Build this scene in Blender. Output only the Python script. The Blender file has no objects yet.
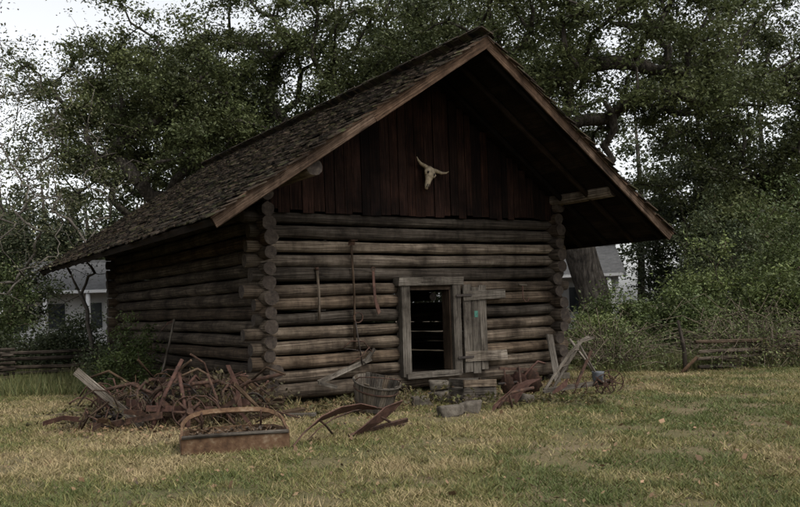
import bpy, math, random
import numpy as np
from mathutils import Vector, Matrix
random.seed(7)
R = random.Random(11)
C = bpy.context.scene.collection

# ------------------------------------------------------------------ materials
def newmat(name):
    m = bpy.data.materials.new(name); m.use_nodes = True
    nt = m.node_tree; nt.nodes.clear()
    out = nt.nodes.new('ShaderNodeOutputMaterial')
    b = nt.nodes.new('ShaderNodeBsdfPrincipled')
    nt.links.new(b.outputs[0], out.inputs[0])
    b.inputs['Specular IOR Level'].default_value = 0.25
    return m, nt, b, out
def ramp(nt, src, stops):
    r = nt.nodes.new('ShaderNodeValToRGB')
    e = r.color_ramp.elements
    while len(e) < len(stops): e.new(0.5)
    for i, (p, c) in enumerate(stops):
        e[i].position = p; e[i].color = (c[0], c[1], c[2], 1)
    nt.links.new(src, r.inputs[0]); return r.outputs[0]
def noise(nt, vec, scale, detail=6, rough=0.6):
    n = nt.nodes.new('ShaderNodeTexNoise'); n.inputs['Scale'].default_value = scale
    n.inputs['Detail'].default_value = detail; n.inputs['Roughness'].default_value = rough
    if vec is not None: nt.links.new(vec, n.inputs['Vector'])
    return n.outputs['Fac']
def mapping(nt, vec, s):
    m = nt.nodes.new('ShaderNodeMapping'); m.inputs['Scale'].default_value = s
    nt.links.new(vec, m.inputs['Vector']); return m.outputs[0]
def mixc(nt, fac, a, b, mode='MIX'):
    m = nt.nodes.new('ShaderNodeMix'); m.data_type = 'RGBA'; m.blend_type = mode
    for s, v in ((m.inputs[0], fac), (m.inputs[6], a), (m.inputs[7], b)):
        if isinstance(v, (int, float)): s.default_value = v
        elif isinstance(v, tuple): s.default_value = (*v, 1)
        else: nt.links.new(v, s)
    return m.outputs[2]
def bump(nt, b, h, strength, dist):
    n = nt.nodes.new('ShaderNodeBump'); n.inputs['Strength'].default_value = strength
    n.inputs['Distance'].default_value = dist
    nt.links.new(h, n.inputs['Height']); nt.links.new(n.outputs[0], b.inputs['Normal'])
def wood(name, dark, mid, light, moss=None, mossamt=0.5, grain=28.0, bs=0.6, tintr=(0.55, 1.35), stain=0.35, long=1.0):
    m, nt, b, out = newmat(name)
    uv = nt.nodes.new('ShaderNodeUVMap').outputs[0]
    g = noise(nt, mapping(nt, uv, (long, grain, 1)), 1.6, 8, 0.68)
    col = ramp(nt, g, [(0.3, dark), (0.5, mid), (0.72, light)])
    geo = nt.nodes.new('ShaderNodeNewGeometry').outputs['Position']
    big = noise(nt, geo, 1.7, 7, .65)
    bigr = ramp(nt, big, [(0.34, (stain, stain*.95, stain*.9)), (0.5, (.85, .84, .82)), (0.66, (1.25, 1.25, 1.25))])
    col = mixc(nt, 1.0, col, bigr, 'MULTIPLY')
    st = noise(nt, mapping(nt, geo, (9, 9, .8)), 1.0, 4, .6)
    col = mixc(nt, .5, col, ramp(nt, st, [(.36, (.35, .33, .31)), (.52, (1, 1, 1))]), 'MULTIPLY')
    if moss:
        mn = ramp(nt, noise(nt, geo, 5.0, 8, 0.7), [(mossamt, (0, 0, 0)), (mossamt+0.14, (1, 1, 1))])
        col = mixc(nt, mn, col, moss)
    at = nt.nodes.new('ShaderNodeAttribute'); at.attribute_name = 'tint'
    lo, hi = tintr
    tr = ramp(nt, at.outputs['Fac'], [(0, (lo, lo, lo)), (.25, (lo+.25*(hi-lo),)*3), (.42, (1.0, .86, .72)), (.6, (lo+.6*(hi-lo),)*3), (.75, (.95, .89, .82)), (.9, (hi, hi, hi)), (1.0, (hi*.95, hi*.88, hi*.78))])
    col = mixc(nt, 1.0, col, tr, 'MULTIPLY')
    ck = noise(nt, mapping(nt, uv, (0.45*long, 14, 1)), 2.0, 3, 0.5)
    ckr = ramp(nt, ck, [(0.475, (1, 1, 1)), (0.5, (0.12, 0.11, 0.10)), (0.525, (1, 1, 1))])
    col = mixc(nt, 0.85, col, ckr, 'MULTIPLY')
    nt.links.new(col, b.inputs['Base Color']); b.inputs['Roughness'].default_value = 0.9
    b.inputs['Specular IOR Level'].default_value = 0.12
    bump(nt, b, g, bs, 0.03)
    return m
def plain(name, stops, scale=8.0, rough=0.85, bs=0.4, metal=0.0, det=8, stretch=None):
    m, nt, b, out = newmat(name)
    geo = nt.nodes.new('ShaderNodeNewGeometry').outputs['Position']
    if stretch: geo = mapping(nt, geo, stretch)
    n = noise(nt, geo, scale, det, 0.65)
    nt.links.new(ramp(nt, n, stops), b.inputs['Base Color'])
    b.inputs['Roughness'].default_value = rough; b.inputs['Metallic'].default_value = metal
    bump(nt, b, noise(nt, geo, scale*(1 if stretch else 4), 6), bs, 0.06 if stretch else 0.01)
    return m
def leafmat(name, trans=0.3):
    m, nt, b, out = newmat(name)
    at = nt.nodes.new('ShaderNodeAttribute'); at.attribute_name = 'col'
    nt.links.new(at.outputs['Color'], b.inputs['Base Color']); b.inputs['Roughness'].default_value = 0.6
    t = nt.nodes.new('ShaderNodeBsdfTranslucent'); nt.links.new(at.outputs['Color'], t.inputs[0])
    mx = nt.nodes.new('ShaderNodeMixShader'); mx.inputs[0].default_value = trans
    nt.links.new(b.outputs[0], mx.inputs[1]); nt.links.new(t.outputs[0], mx.inputs[2])
    nt.links.new(mx.outputs[0], out.inputs[0]); return m

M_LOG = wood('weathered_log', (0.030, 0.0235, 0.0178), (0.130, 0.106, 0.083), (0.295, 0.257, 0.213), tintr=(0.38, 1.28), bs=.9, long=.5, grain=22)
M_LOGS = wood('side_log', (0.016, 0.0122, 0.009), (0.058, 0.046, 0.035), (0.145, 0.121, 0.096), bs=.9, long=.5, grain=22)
M_END = plain('log_end_grain', [(0.3, (0.014, 0.010, 0.008)), (0.55, (0.045, 0.034, 0.026)), (0.8, (0.10, 0.08, 0.06))], 14)
M_GABLE = wood('gable_board', (0.006, 0.0035, 0.0028), (0.020, 0.0098, 0.0072), (0.050, 0.026, 0.019), grain=20, stain=.25, tintr=(.35, 1.5))
M_ROOFW = wood('rake_board', (0.022, 0.014, 0.009), (0.078, 0.052, 0.036), (0.16, 0.117, 0.088))
M_DECK = wood('roof_deck', (0.005, 0.0038, 0.003), (0.016, 0.011, 0.0082), (0.034, 0.024, 0.018))
M_SHING = wood('wood_shingle', (0.010, 0.0078, 0.006), (0.038, 0.029, 0.0225), (0.105, 0.086, 0.07), moss=(0.034, 0.037, 0.016), mossamt=0.50, tintr=(0.3, 1.7))
M_GREY = wood('grey_wood', (0.042, 0.036, 0.03), (0.145, 0.126, 0.104), (0.29, 0.262, 0.226))
M_RAIL = wood('fence_rail', (0.02, 0.016, 0.012), (0.075, 0.06, 0.047), (0.16, 0.138, 0.112))
M_TROUGH = plain('rusty_trough_metal', [(0.28, (0.022, 0.013, 0.008)), (0.42, (0.07, 0.038, 0.02)), (0.55, (0.10, 0.058, 0.031)), (0.64, (0.15, 0.105, 0.066)), (0.8, (0.2, 0.155, 0.11))], 9, 0.9, .6)
M_BROWN = wood('brown_wood', (0.022, 0.015, 0.009), (0.07, 0.048, 0.032), (0.15, 0.11, 0.08))
M_RUST = plain('rusty_iron', [(0.3, (0.014, 0.010, 0.008)), (0.52, (0.05, 0.027, 0.018)), (0.74, (0.105, 0.058, 0.036))], 16, 0.85)
M_RUSTR = plain('red_rusty_iron', [(0.3, (0.024, 0.013, 0.010)), (0.55, (0.072, 0.035, 0.025)), (0.8, (0.13, 0.08, 0.06))], 12, 0.8)
M_IRON = plain('dark_iron', [(0.3, (0.012, 0.010, 0.009)), (0.7, (0.045, 0.034, 0.028))], 18, 0.7)
M_BONE = plain('bone', [(0.3, (0.12, 0.09, 0.058)), (0.65, (0.40, 0.33, 0.23))], 14, 0.8)
M_HORN = plain('horn', [(0.3, (0.13, 0.10, 0.066)), (0.7, (0.38, 0.31, 0.21))], 20, 0.6)
M_STONE = plain('stone', [(0.3, (0.03, 0.025, 0.019)), (0.5, (0.08, 0.068, 0.053)), (0.75, (0.15, 0.132, 0.106))], 9, 0.95, 0.9)
M_BARK = plain('oak_bark', [(0.35, (0.012, 0.010, 0.008)), (0.5, (0.042, 0.035, 0.028)), (0.68, (0.09, 0.078, 0.064))], 3.0, 0.95, 1.0, stretch=(3.5, 3.5, .8))
M_PBARK = plain('pale_bark', [(0.3, (0.045, 0.038, 0.032)), (0.7, (0.13, 0.115, 0.095))], 7, 0.95, 0.6)
M_TWIG = plain('dry_twig', [(0.3, (0.035, 0.025, 0.017)), (0.7, (0.12, 0.09, 0.062))], 3, 0.95, 0.2)
M_VINE = plain('dry_vine', [(0.3, (0.045, 0.034, 0.024)), (0.7, (0.145, 0.115, 0.082))], 3, 0.95, 0.2)
M_LEAF = leafmat('oak_leaf', 0.28)
M_GRASS = leafmat('grass_blade', 0.2)
M_DEAD = leafmat('dead_leaf', 0.1)
M_WHITE = plain('white_paint', [(0.3, (0.5, 0.5, 0.5)), (0.7, (0.7, 0.7, 0.7))], 1.0, 0.7, 0.05)
M_GLASS = plain('dark_window', [(0.3, (0.02, 0.025, 0.03)), (0.7, (0.04, 0.05, 0.06))], 1.0, 0.15, 0.0)
M_GROOF = plain('grey_roof', [(0.3, (0.05, 0.05, 0.05)), (0.7, (0.1, 0.1, 0.1))], 4.0, 0.9)
M_LABEL = plain('green_label', [(0.3, (0.02, 0.08, 0.06)), (0.7, (0.06, 0.17, 0.13))], 20.0, 0.5)
M_BLUE = plain('galvanised_metal', [(0.3, (0.05, 0.053, 0.06)), (0.7, (0.14, 0.15, 0.16))], 12.0, 0.6)

# ------------------------------------------------------------------ mesh builder
class MB:
    def __init__(s):
        s.v = []; s.f = []; s.uv = []; s.t = []; s.m = []; s.sm = []; s.mats = []
    def mi(s, mat):
        if mat not in s.mats: s.mats.append(mat)
        return s.mats.index(mat)
    def face(s, idx, uv, tint, mi, sm=False):
        s.f.append(idx); s.uv.extend(uv); s.t.append(tint); s.m.append(mi); s.sm.append(sm)
    def box(s, c, ax, ay, az, mat, tint=None, jit=0.0):
        c = Vector(c); A = [Vector(ax), Vector(ay), Vector(az)]; L = [a.length for a in A]
        tint = R.random() if tint is None else tint; mi = s.mi(mat); b = len(s.v)
        ou, ov = R.random()*50, R.random()*50
        lc = []
        for i in (-1, 1):
            for j in (-1, 1):
                for k in (-1, 1):
                    p = c + A[0]*i + A[1]*j + A[2]*k
                    if jit: p = p + Vector((R.uniform(-jit, jit), R.uniform(-jit, jit), R.uniform(-jit, jit)))
                    s.v.append(p); lc.append((i*L[0], j*L[1], k*L[2]))
        flip = A[0].cross(A[1]).dot(A[2]) < 0
        fs = [((0, 1, 3, 2), 0), ((4, 6, 7, 5), 0), ((0, 4, 5, 1), 1), ((2, 3, 7, 6), 1), ((0, 2, 6, 4), 2), ((1, 5, 7, 3), 2)]
        for f, ax_ in fs:
            o = [x for x in (0, 1, 2) if x != ax_]
            if L[o[1]] > L[o[0]]: o.reverse()
            if flip: f = tuple(reversed(f))
            s.face([b+x for x in f], [(lc[x][o[0]]+ou, lc[x][o[1]]+ov+ax_*.37) for x in f], tint, mi)
    def board(s, p0, p1, w, t, wdir, mat, tint=None, jit=0.0):
        p0 = Vector(p0); p1 = Vector(p1); d = p1-p0; w_ = Vector(wdir)
        w_ = (w_ - d*(w_.dot(d)/d.length_squared)).normalized(); n = d.normalized().cross(w_)
        s.box((p0+p1)/2, d/2, w_*w/2, n*t/2, mat, tint, jit)
    def tube(s, pts, rad, mat, n=8, cap=True, capmat=None, jit=0.0, tint=None, squash=1.0, smooth=True, lobes=None):
        pts = [Vector(p) for p in pts]
        if not isinstance(rad, (list, tuple)): rad = [rad]*len(pts)
        mi = s.mi(mat); cm = s.mi(capmat) if capmat else mi
        tint = R.random() if tint is None else tint
        b = len(s.v); N = len(pts); up = None; al = R.random()*50; ov = R.random()*50
        Ls = []
        for i, p in enumerate(pts):
            d = (pts[min(i+1, N-1)]-pts[max(i-1, 0)])
            if d.length < 1e-9: d = Vector((0, 0, 1))
            d.normalize()
            if up is None:
                up = Vector((0, 0, 1)) if abs(d.z) < 0.9 else Vector((1, 0, 0))
            up = (up - d*up.dot(d)).normalized(); sd = d.cross(up)
            if i: al += (p-pts[i-1]).length
            Ls.append(al)
            for k in range(n):
                a = 2*math.pi*k/n
                r = rad[i]*(1+R.uniform(-jit, jit))
                if lobes: r *= lobes[k % len(lobes)]
                s.v.append(p + up*math.cos(a)*r*squash + sd*math.sin(a)*r)
        rm = sum(rad)/N
        for i in range(N-1):
            for k in range(n):
                k2 = (k+1) % n
                u0 = k/n*6.28*rm+ov; u1 = (k+1)/n*6.28*rm+ov
                s.face([b+i*n+k, b+i*n+k2, b+(i+1)*n+k2, b+(i+1)*n+k],
                       [(Ls[i], u0), (Ls[i], u1), (Ls[i+1], u1), (Ls[i+1], u0)], tint, mi, smooth)
        if cap:
            for st, rev in ((0, True), ((N-1)*n, False)):
                idx = [b+st+k for k in range(n)]
                if rev: idx.reverse()
                s.face(idx, [(0.02*k, 0.01*k) for k in range(n)], tint, cm)
    def ribbon(s, pts, wv, t, mat, tint=None):
        pts = [Vector(p) for p in pts]
        if not isinstance(wv, list): wv = [wv]*len(pts)
        mi = s.mi(mat); tint = R.random() if tint is None else tint; b = len(s.v); N = len(pts)
        for i, p in enumerate(pts):
            d = (pts[min(i+1, N-1)]-pts[max(i-1, 0)]).normalized(); w = Vector(wv[i])
            nn = d.cross(w).normalized()*t/2
            for q in (p-w/2-nn, p+w/2-nn, p+w/2+nn, p-w/2+nn): s.v.append(q)
        for i in range(N-1):
            for k in range(4):
                k2 = (k+1) % 4
                s.face([b+i*4+k, b+i*4+k2, b+i*4+4+k2, b+i*4+4+k], [(i*.2, k*.1), (i*.2, k*.1+.1), (i*.2+.2, k*.1+.1), (i*.2+.2, k*.1)], tint, mi)
        s.face([b+3, b+2, b+1, b], [(0, 0)]*4, tint, mi); e = b+(N-1)*4
        s.face([e, e+1, e+2, e+3], [(0, 0)]*4, tint, mi)
    def ring(s, c, nrm, r, tr, mat, seg=28, n=6, tint=None):
        c = Vector(c); nrm = Vector(nrm).normalized()
        a = nrm.orthogonal().normalized(); b_ = nrm.cross(a)
        s.tube([c+(a*math.cos(2*math.pi*i/seg)+b_*math.sin(2*math.pi*i/seg))*r for i in range(seg+1)], tr, mat, n, cap=False, tint=tint)
    def wheel(s, c, nrm, r, mat, spokes=8, tr=0.018, rimw=0.05, hub=0.05):
        c = Vector(c); nrm = Vector(nrm).normalized(); a = nrm.orthogonal().normalized(); b_ = nrm.cross(a)
        seg = 30
        pts = [c+(a*math.cos(2*math.pi*i/seg)+b_*math.sin(2*math.pi*i/seg))*r for i in range(seg+1)]
        s.ribbon(pts, nrm*rimw, 0.012, mat)
        s.tube([c-nrm*0.07, c+nrm*0.07], hub, mat, 10)
        for i in range(spokes):
            t = 2*math.pi*i/spokes; d = a*math.cos(t)+b_*math.sin(t)
            s.tube([c+d*hub*.8, c+d*r], tr*.6, mat, 5)
    def disc(s, c, nrm, r, mat, dish=0.25, seg=22, notch=False):
        c = Vector(c); nrm = Vector(nrm).normalized(); a = nrm.orthogonal().normalized(); b_ = nrm.cross(a)
        mi = s.mi(mat); t = R.random()
        for side in (0, 1):
            b = len(s.v); off = nrm*(0.006 if side else 0)
            for j, fr in enumerate((0.05, .4, .75, 1.0)):
                for k in range(seg):
                    rr = r*fr*(0.86 if (notch and j == 3 and k % 2) else 1)
                    th = 2*math.pi*k/seg
                    s.v.append(c+off+(a*math.cos(th)+b_*math.sin(th))*rr+nrm*dish*r*fr*fr)
            for j in range(3):
                for k in range(seg):
                    k2 = (k+1) % seg
                    f = [b+j*seg+k, b+(j+1)*seg+k, b+(j+1)*seg+k2, b+j*seg+k2]
                    if side: f.reverse()
                    s.face(f, [(0, 0)]*4, t, mi, True)
        s.tube([c-nrm*.03, c+nrm*.04], r*.14, mat, 8)
    def obj(s, name, parent=None):
        me = bpy.data.meshes.new(name); me.from_pydata([tuple(v) for v in s.v], [], s.f)
        ul = me.uv_layers.new(name='UVMap'); ul.data.foreach_set('uv', np.array(s.uv, dtype=np.float32).ravel())
        a = me.attributes.new('tint', 'FLOAT', 'FACE'); a.data.foreach_set('value', np.array(s.t, dtype=np.float32))
        for m in s.mats: me.materials.append(m)
        me.polygons.foreach_set('material_index', s.m); me.polygons.foreach_set('use_smooth', s.sm)
        me.update()
        o = bpy.data.objects.new(name, me); C.objects.link(o)
        if parent: o.parent = parent
        return o
def empty(name, loc=(0, 0, 0), rz=0):
    e = bpy.data.objects.new(name, None); e.location = loc; e.rotation_euler = (0, 0, rz); C.objects.link(e); e.empty_display_size = .3
    return e
def npmesh(name, verts, k, cols, mat, parent=None):
    nf = len(verts)//k
    me = bpy.data.meshes.new(name)
    me.vertices.add(len(verts)); me.vertices.foreach_set('co', verts.astype(np.float32).ravel())
    me.loops.add(nf*k); me.loops.foreach_set('vertex_index', np.arange(nf*k, dtype=np.int32))
    me.polygons.add(nf); me.polygons.foreach_set('loop_start', np.arange(0, nf*k, k, dtype=np.int32))
    me.update(calc_edges=True)
    a = me.attributes.new('col', 'FLOAT_COLOR', 'POINT')
    c4 = np.ones((len(verts), 4), dtype=np.float32); c4[:, :3] = np.repeat(cols, k, axis=0); a.data.foreach_set('color', c4.ravel())
    me.materials.append(mat)
    o = bpy.data.objects.new(name, me); C.objects.link(o)
    if parent: o.parent = parent
    return o
def unit(a): return a/np.maximum(np.linalg.norm(a, axis=1, keepdims=True), 1e-9)
def leafverts(P, size, rng, upb=0.5, asp=0.5):
    n = len(P); nr = rng.normal(size=(n, 3)); nr[:, 2] = np.abs(nr[:, 2])+upb; nr = unit(nr)
    t = unit(np.cross(nr, rng.normal(size=(n, 3)))); b = np.cross(nr, t)
    L = size*rng.uniform(.6, 1.35, (n, 1)); W = L*asp*rng.uniform(.7, 1.2, (n, 1))
    V = np.empty((n, 4, 3)); V[:, 0] = P-t*L*.5; V[:, 1] = P+b*W*.5+t*L*.05; V[:, 2] = P+t*L*.5; V[:, 3] = P-b*W*.5+t*L*.05
    return V.reshape(-1, 3)
def clumpleaves(cs, per, sig, size, cols, rng, flat=0.65, asp=.5):
    cs = np.asarray(cs); n = len(cs)
    P = np.repeat(cs, per, axis=0)
    sg = np.repeat(rng.uniform(.6, 1.4, (n, 1))*sig, per, axis=0)
    d = unit(rng.normal(size=P.shape))*np.abs(rng.normal(.8, .45, (len(P), 1)))
    P = P + d*sg*np.array([1, 1, flat])
    cb = np.repeat(rng.uniform(.6, 1.35, (n, 1)), per, axis=0)
    hue = rng.uniform(0, 1, (len(P), 1))*.5+np.repeat(rng.uniform(0, 1, (n, 1)), per, axis=0)*.5
    col = (np.array(cols[0])*(1-hue)+np.array(cols[1])*hue)*cb*rng.uniform(.65, 1.35, (len(P), 1))
    return leafverts(P, size, rng, asp=asp), col

def grow(mb, base, top, targets, r0, mat, rng, minr=0.012, nsides=6, bow=0.12, ntr=6):
    base = np.array(base, float); top = np.array(top, float)
    pos = []; par = []; chains = []
    for i in range(ntr):
        f = i/(ntr-1); p = base*(1-f)+top*f + (rng.normal(size=3)*r0*.35*(0 < i < ntr-1))
        pos.append(p); par.append(i-1)
    chains.append(list(range(ntr)))
    T = np.asarray(targets); T = T[np.argsort(np.linalg.norm(T-top, axis=1))]
    tips = []
    for t in T:
        A = np.array(pos[ntr-2:]); d = np.linalg.norm(A-t, axis=1)
        dt = np.linalg.norm(A-top, axis=1)
        j = int(np.argmin(d+0.25*dt))+ntr-2; s = pos[j]; L = np.linalg.norm(t-s)
        k = max(2, int(L/0.6)); ch = [j]; last = j
        off = rng.normal(size=3)*bow*L; off[2] = abs(off[2])*.8
        for i in range(1, k+1):
            f = i/k; p = s*(1-f)+t*f+off*math.sin(math.pi*f)+rng.normal(size=3)*(.05*L*(i < k)/1.5+.02)
            pos.append(p); par.append(last); last = len(pos)-1; ch.append(last)
        chains.append(ch); tips.append(last)
    cnt = np.zeros(len(pos))
    for t in tips:
        q = t
        while q >= 0: cnt[q] += 1; q = par[q]
    tot = max(1, len(tips)); rad = np.maximum(minr, r0*(cnt/tot)**.52)
    for i in range(ntr): rad[i] = max(rad[i], r0*(1.0 - .25*i/(ntr-1)))
    rad[0] = r0*1.45
    for n, ch in enumerate(chains):
        rr = [float(rad[q]) for q in ch]
        if n > 0: rr[0] = min(rr[0], rr[1]*1.25); rr[-1] *= .6
        mb.tube([pos[q] for q in ch], rr, mat, 12 if n == 0 else nsides, jit=.07)
    return np.array(pos)
def crownpts(c, r, n, rng, inner=.3, low=-.55):
    out = []
    while len(out) < n:
        d = unit(rng.normal(size=(1, 3)))[0]
        if d[2] < low: continue
        q = rng.uniform(inner**3, 1)**(1/3.); wob = .82+.25*math.sin(d[0]*5+c[0])*math.cos(d[1]*4+d[2]*6+c[1])
        out.append(np.array(c)+d*np.array(r)*q*wob)
    return np.array(out)
OAK = ((0.040, 0.053, 0.021), (0.104, 0.115, 0.045))
def tree(name, base, top, c, r, n, per, size, sig, r0, seed, cols=OAK, bark=M_BARK, inner=.3, low=-.55, minr=.012, bow=.12):
    rng = np.random.default_rng(seed); e = empty(name, base)
    T = crownpts(c, r, n, rng, inner, low)-np.array(base)
    T = T[T[:, 2] > .6]
    mb = MB(); grow(mb, (0, 0, -.1), np.array(top)-np.array(base), T, r0, bark, rng, minr=minr, bow=bow)
    mb.obj('trunk_and_limbs', e)
    if per:
        V, col = clumpleaves(T, per, sig, size, cols, rng)
        npmesh('foliage', V, 4, col, M_LEAF, e)
    return e
def bush(name, c, r, n, per, size, sig, seed, cols):
    rng = np.random.default_rng(seed); e = empty(name, (c[0], c[1], 0))
    T = crownpts((0, 0, r[2]*.35), r, n, rng, .2, -.3); T[:, 2] = np.maximum(T[:, 2], .1)
    mb = MB(); grow(mb, (0, 0, -.05), (0, 0, r[2]*.2), T, .06, M_TWIG, rng, .008, 4, ntr=3); mb.obj('stems', e)
    V, col = clumpleaves(T, per, sig, size, cols, rng, .8); npmesh('foliage', V, 4, col, M_LEAF, e)
    return e

# ------------------------------------------------------------------ ground
rng = np.random.default_rng(3)
G1 = rng.uniform(0, 1, (64, 64))
def vnoise(x, y, s):
    x = np.asarray(x)*s+17.3; y = np.asarray(y)*s+9.1
    xi = np.floor(x).astype(int); yi = np.floor(y).astype(int); fx = x-xi; fy = y-yi
    fx = fx*fx*(3-2*fx); fy = fy*fy*(3-2*fy); g = lambda a, b: G1[a % 64, b % 64]
    return (g(xi, yi)*(1-fx)+g(xi+1, yi)*fx)*(1-fy)+(g(xi, yi+1)*(1-fx)+g(xi+1, yi+1)*fx)*fy
def patch(x, y): return .42*vnoise(x, y, .4)+.33*vnoise(x, y, 1.3)+.25*vnoise(x, y, 3.7)
def make_ground():
    m, nt, b, out = newmat('lawn_soil')
    geo = nt.nodes.new('ShaderNodeNewGeometry').outputs['Position']
    big = noise(nt, geo, .6, 8, .65); fine = noise(nt, geo, 26, 8, .75)
    c1 = ramp(nt, big, [(.36, (.08, .078, .03)), (.5, (.13, .108, .052)), (.68, (.165, .125, .075))])
    c2 = ramp(nt, fine, [(.3, (.35, .33, .3)), (.55, (1, 1, 1)), (.75, (1.35, 1.3, 1.2))])
    col = mixc(nt, 1.0, c1, c2, 'MULTIPLY')
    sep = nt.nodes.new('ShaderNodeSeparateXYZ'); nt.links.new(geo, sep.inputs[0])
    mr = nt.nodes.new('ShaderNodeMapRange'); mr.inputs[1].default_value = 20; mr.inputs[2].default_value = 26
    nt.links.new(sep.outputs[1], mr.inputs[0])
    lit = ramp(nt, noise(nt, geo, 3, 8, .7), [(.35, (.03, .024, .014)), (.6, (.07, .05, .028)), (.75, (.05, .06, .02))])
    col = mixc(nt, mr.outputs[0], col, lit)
    nt.links.new(col, b.inputs['Base Color']); b.inputs['Roughness'].default_value = 1
    bump(nt, b, fine, .8, .03)
    me = bpy.data.meshes.new('ground'); s = 400
    me.from_pydata([(-s, -s, 0), (s, -s, 0), (s, s, 0), (-s, s, 0)], [], [(0, 1, 2, 3)]); me.materials.append(m)
    o = bpy.data.objects.new('ground', me); C.objects.link(o)
make_ground()
CX, CY = -2.24, 14.08; ux, uy = .849, .529
def inside_cabin(x, y):
    a = (x-CX)*ux+(y-CY)*uy; b = -(x-CX)*uy+(y-CY)*ux
    return (a > .05) & (a < 6.3) & (b > .05) & (b < 9.6)
def blades(name, x, y, h, w, col, lean=.9):
    n = len(x); ang = rng.uniform(0, 6.28, n)
    bx = np.cos(ang)*w; by = np.sin(ang)*w
    lx = rng.normal(0, lean, n)*h; ly = rng.normal(0, lean, n)*h
    V = np.empty((n, 3, 3)); V[:, 0] = np.stack([x-bx, y-by, np.zeros(n)], 1); V[:, 1] = np.stack([x+bx, y+by, np.zeros(n)], 1)
    V[:, 2] = np.stack([x+lx, y+ly, h], 1)
    npmesh(name, V.reshape(-1, 3), 3, col, M_GRASS)
def grass():
    N = 400000
    y = 5.2+ (rng.uniform(0, 1, N)**1.5)*17.5; x = rng.uniform(-1, 1, N)*(y*.56+1.2)
    th = vnoise(x, y, 1.7)*.6+vnoise(x, y, 5.1)*.4
    a = (x-CX)*ux+(y-CY)*uy; b = -(x-CX)*uy+(y-CY)*ux
    near = ((b > -1.5) & (a > -.8) & (a < 7.2)) | ((x < -2.2) & (x > -5) & (y > 11.6) & (y < 14.3))
    keep = ~inside_cabin(x, y) & (rng.uniform(0, 1, N) < np.clip((th-.22)*3.0, .12, 1)*np.where(near, .35, 1))
    x = x[keep]; y = y[keep]; near = near[keep]; n = len(x)
    p = patch(x, y); h = (.014+.028*rng.uniform(0, 1, n)**2+.014*p)*(1+.7*vnoise(x, y, 2.2))
    tuft = vnoise(x, y, 4.3) > .78
    h = np.where(tuft, h*1.5, h)
    h = np.where(near & (rng.uniform(0, 1, n) < .3), h*2.4, h)
    w = .0025+.0025*rng.uniform(0, 1, n)+.0003*y
    green = np.array([.092, .112, .034]); tan = np.array([.345, .272, .145]); ol = np.array([.19, .172, .062])
    g = np.clip((p-.375)*3.0 + rng.normal(0, .27, n), 0, 1)[:, None]
    col = np.where(g < .5, green+(ol-green)*g*2, ol+(tan-ol)*(g-.5)*2)*rng.uniform(.55, 1.2, (n, 1))
    blades('lawn_grass', x, y, h, w, col)
    # rank grass along the fences and shrub line
    n = 26000; x = np.concatenate([rng.uniform(4.3, 14, n), rng.uniform(-15, -4.6, n)]); y = np.concatenate([rng.uniform(18.6, 22.5, n), rng.uniform(17.6, 23, n)])
    k = ~inside_cabin(x, y); x = x[k]; y = y[k]; n = len(x)
    h = rng.uniform(.08, .42, n)*(.4+vnoise(x, y, 1.3))
    g = rng.uniform(0, 1, (n, 1)); col = (np.array([.06, .085, .025])*(1-g)+np.array([.19, .175, .075])*g)*rng.uniform(.6, 1.2, (n, 1))
    blades('tall_grass', x, y, h, np.full(n, .011), col, .35)
    n = 2600; y = 5.5+rng.uniform(0, 1, n)**1.2*15; x = rng.uniform(-1, 1, n)*(y*.56+1)
    n2 = 6000; a = rng.uniform(-3.2, 7.4, n2); b = -np.abs(rng.normal(0, 1.1, n2))
    x = np.concatenate([x, CX+a*ux-b*uy, rng.uniform(-5, -2, 1400)]); y = np.concatenate([y, CY+a*uy+b*ux, rng.uniform(11.5, 14.5, 1400)])
    k = ~inside_cabin(x, y); P = np.stack([x[k], y[k], rng.uniform(.01, .045, k.sum())], 1)
    V = leafverts(P, .05, rng, 1.0, .6)
    c = np.array([.125, .08, .044])*rng.uniform(.3, 1.9, (len(P), 1)); npmesh('fallen_leaves', V, 4, c, M_DEAD)
    n = 40; y = rng.uniform(6.4, 13, n); x = rng.uniform(-.5, .5, n)*y; k = ~inside_cabin(x, y)
    P = np.stack([x[k], y[k], np.full(k.sum(), .04)], 1); V = leafverts(P, .1, rng, .2, .6)
    npmesh('magnolia_leaves', V, 4, np.array([.19, .12, .07])*rng.uniform(.5, 1.5, (len(P), 1)), M_DEAD)
grass()

# ------------------------------------------------------------------ cabin
RZ = math.atan2(uy, ux)
cab = empty('log_cabin', (CX, CY, 0), RZ)
W, D = 6.34, 9.7
def logline(mb, a, b, r, mat, jit=.03, tint=None):
    a = Vector(a); b = Vector(b); L = (b-a).length; n = max(2, int(L/.3)); pts = []; rr = []
    ph = R.uniform(0, 6); ta = R.uniform(-.18, .18); am = R.uniform(.008, .026)
    lob = [1+R.uniform(-.08, .05) for _ in range(12)]
    for i in range(n+1):
        f = i/n; o = Vector((math.sin(ph*2+f*5), math.sin(ph+f*7), math.sin(ph*3+f*6)*.6))*am
        pts.append(a.lerp(b, f)+o); rr.append(r*(1+ta*(f-.5)+.05*math.sin(f*L*2.2+ph)+R.uniform(-.03, .03)))
    mb.tube(pts, rr, mat, 12, capmat=M_END, jit=jit, lobes=lob, tint=tint)
P = .2425
fl = MB()
for i in range(13):
    z = .25+P*i+R.uniform(-.008, .008); r = .109+R.uniform(-.009, .007)
    if i == 0: r = .14
    x0 = -.27+R.uniform(-.15, .1); x1 = W+.25+R.uniform(-.1, .12)
    if 1 <= i <= 7:
        tt = R.random(); logline(fl, (x0, 0, z), (2.6, 0, z), r, M_LOG, tint=tt); logline(fl, (3.8, 0, z), (x1, 0, z), r, M_LOG, tint=tt)
    else: logline(fl, (x0, 0, z), (x1, 0, z), r, M_LOG)
fl.obj('front_wall_logs', cab)
sl = MB()
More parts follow.
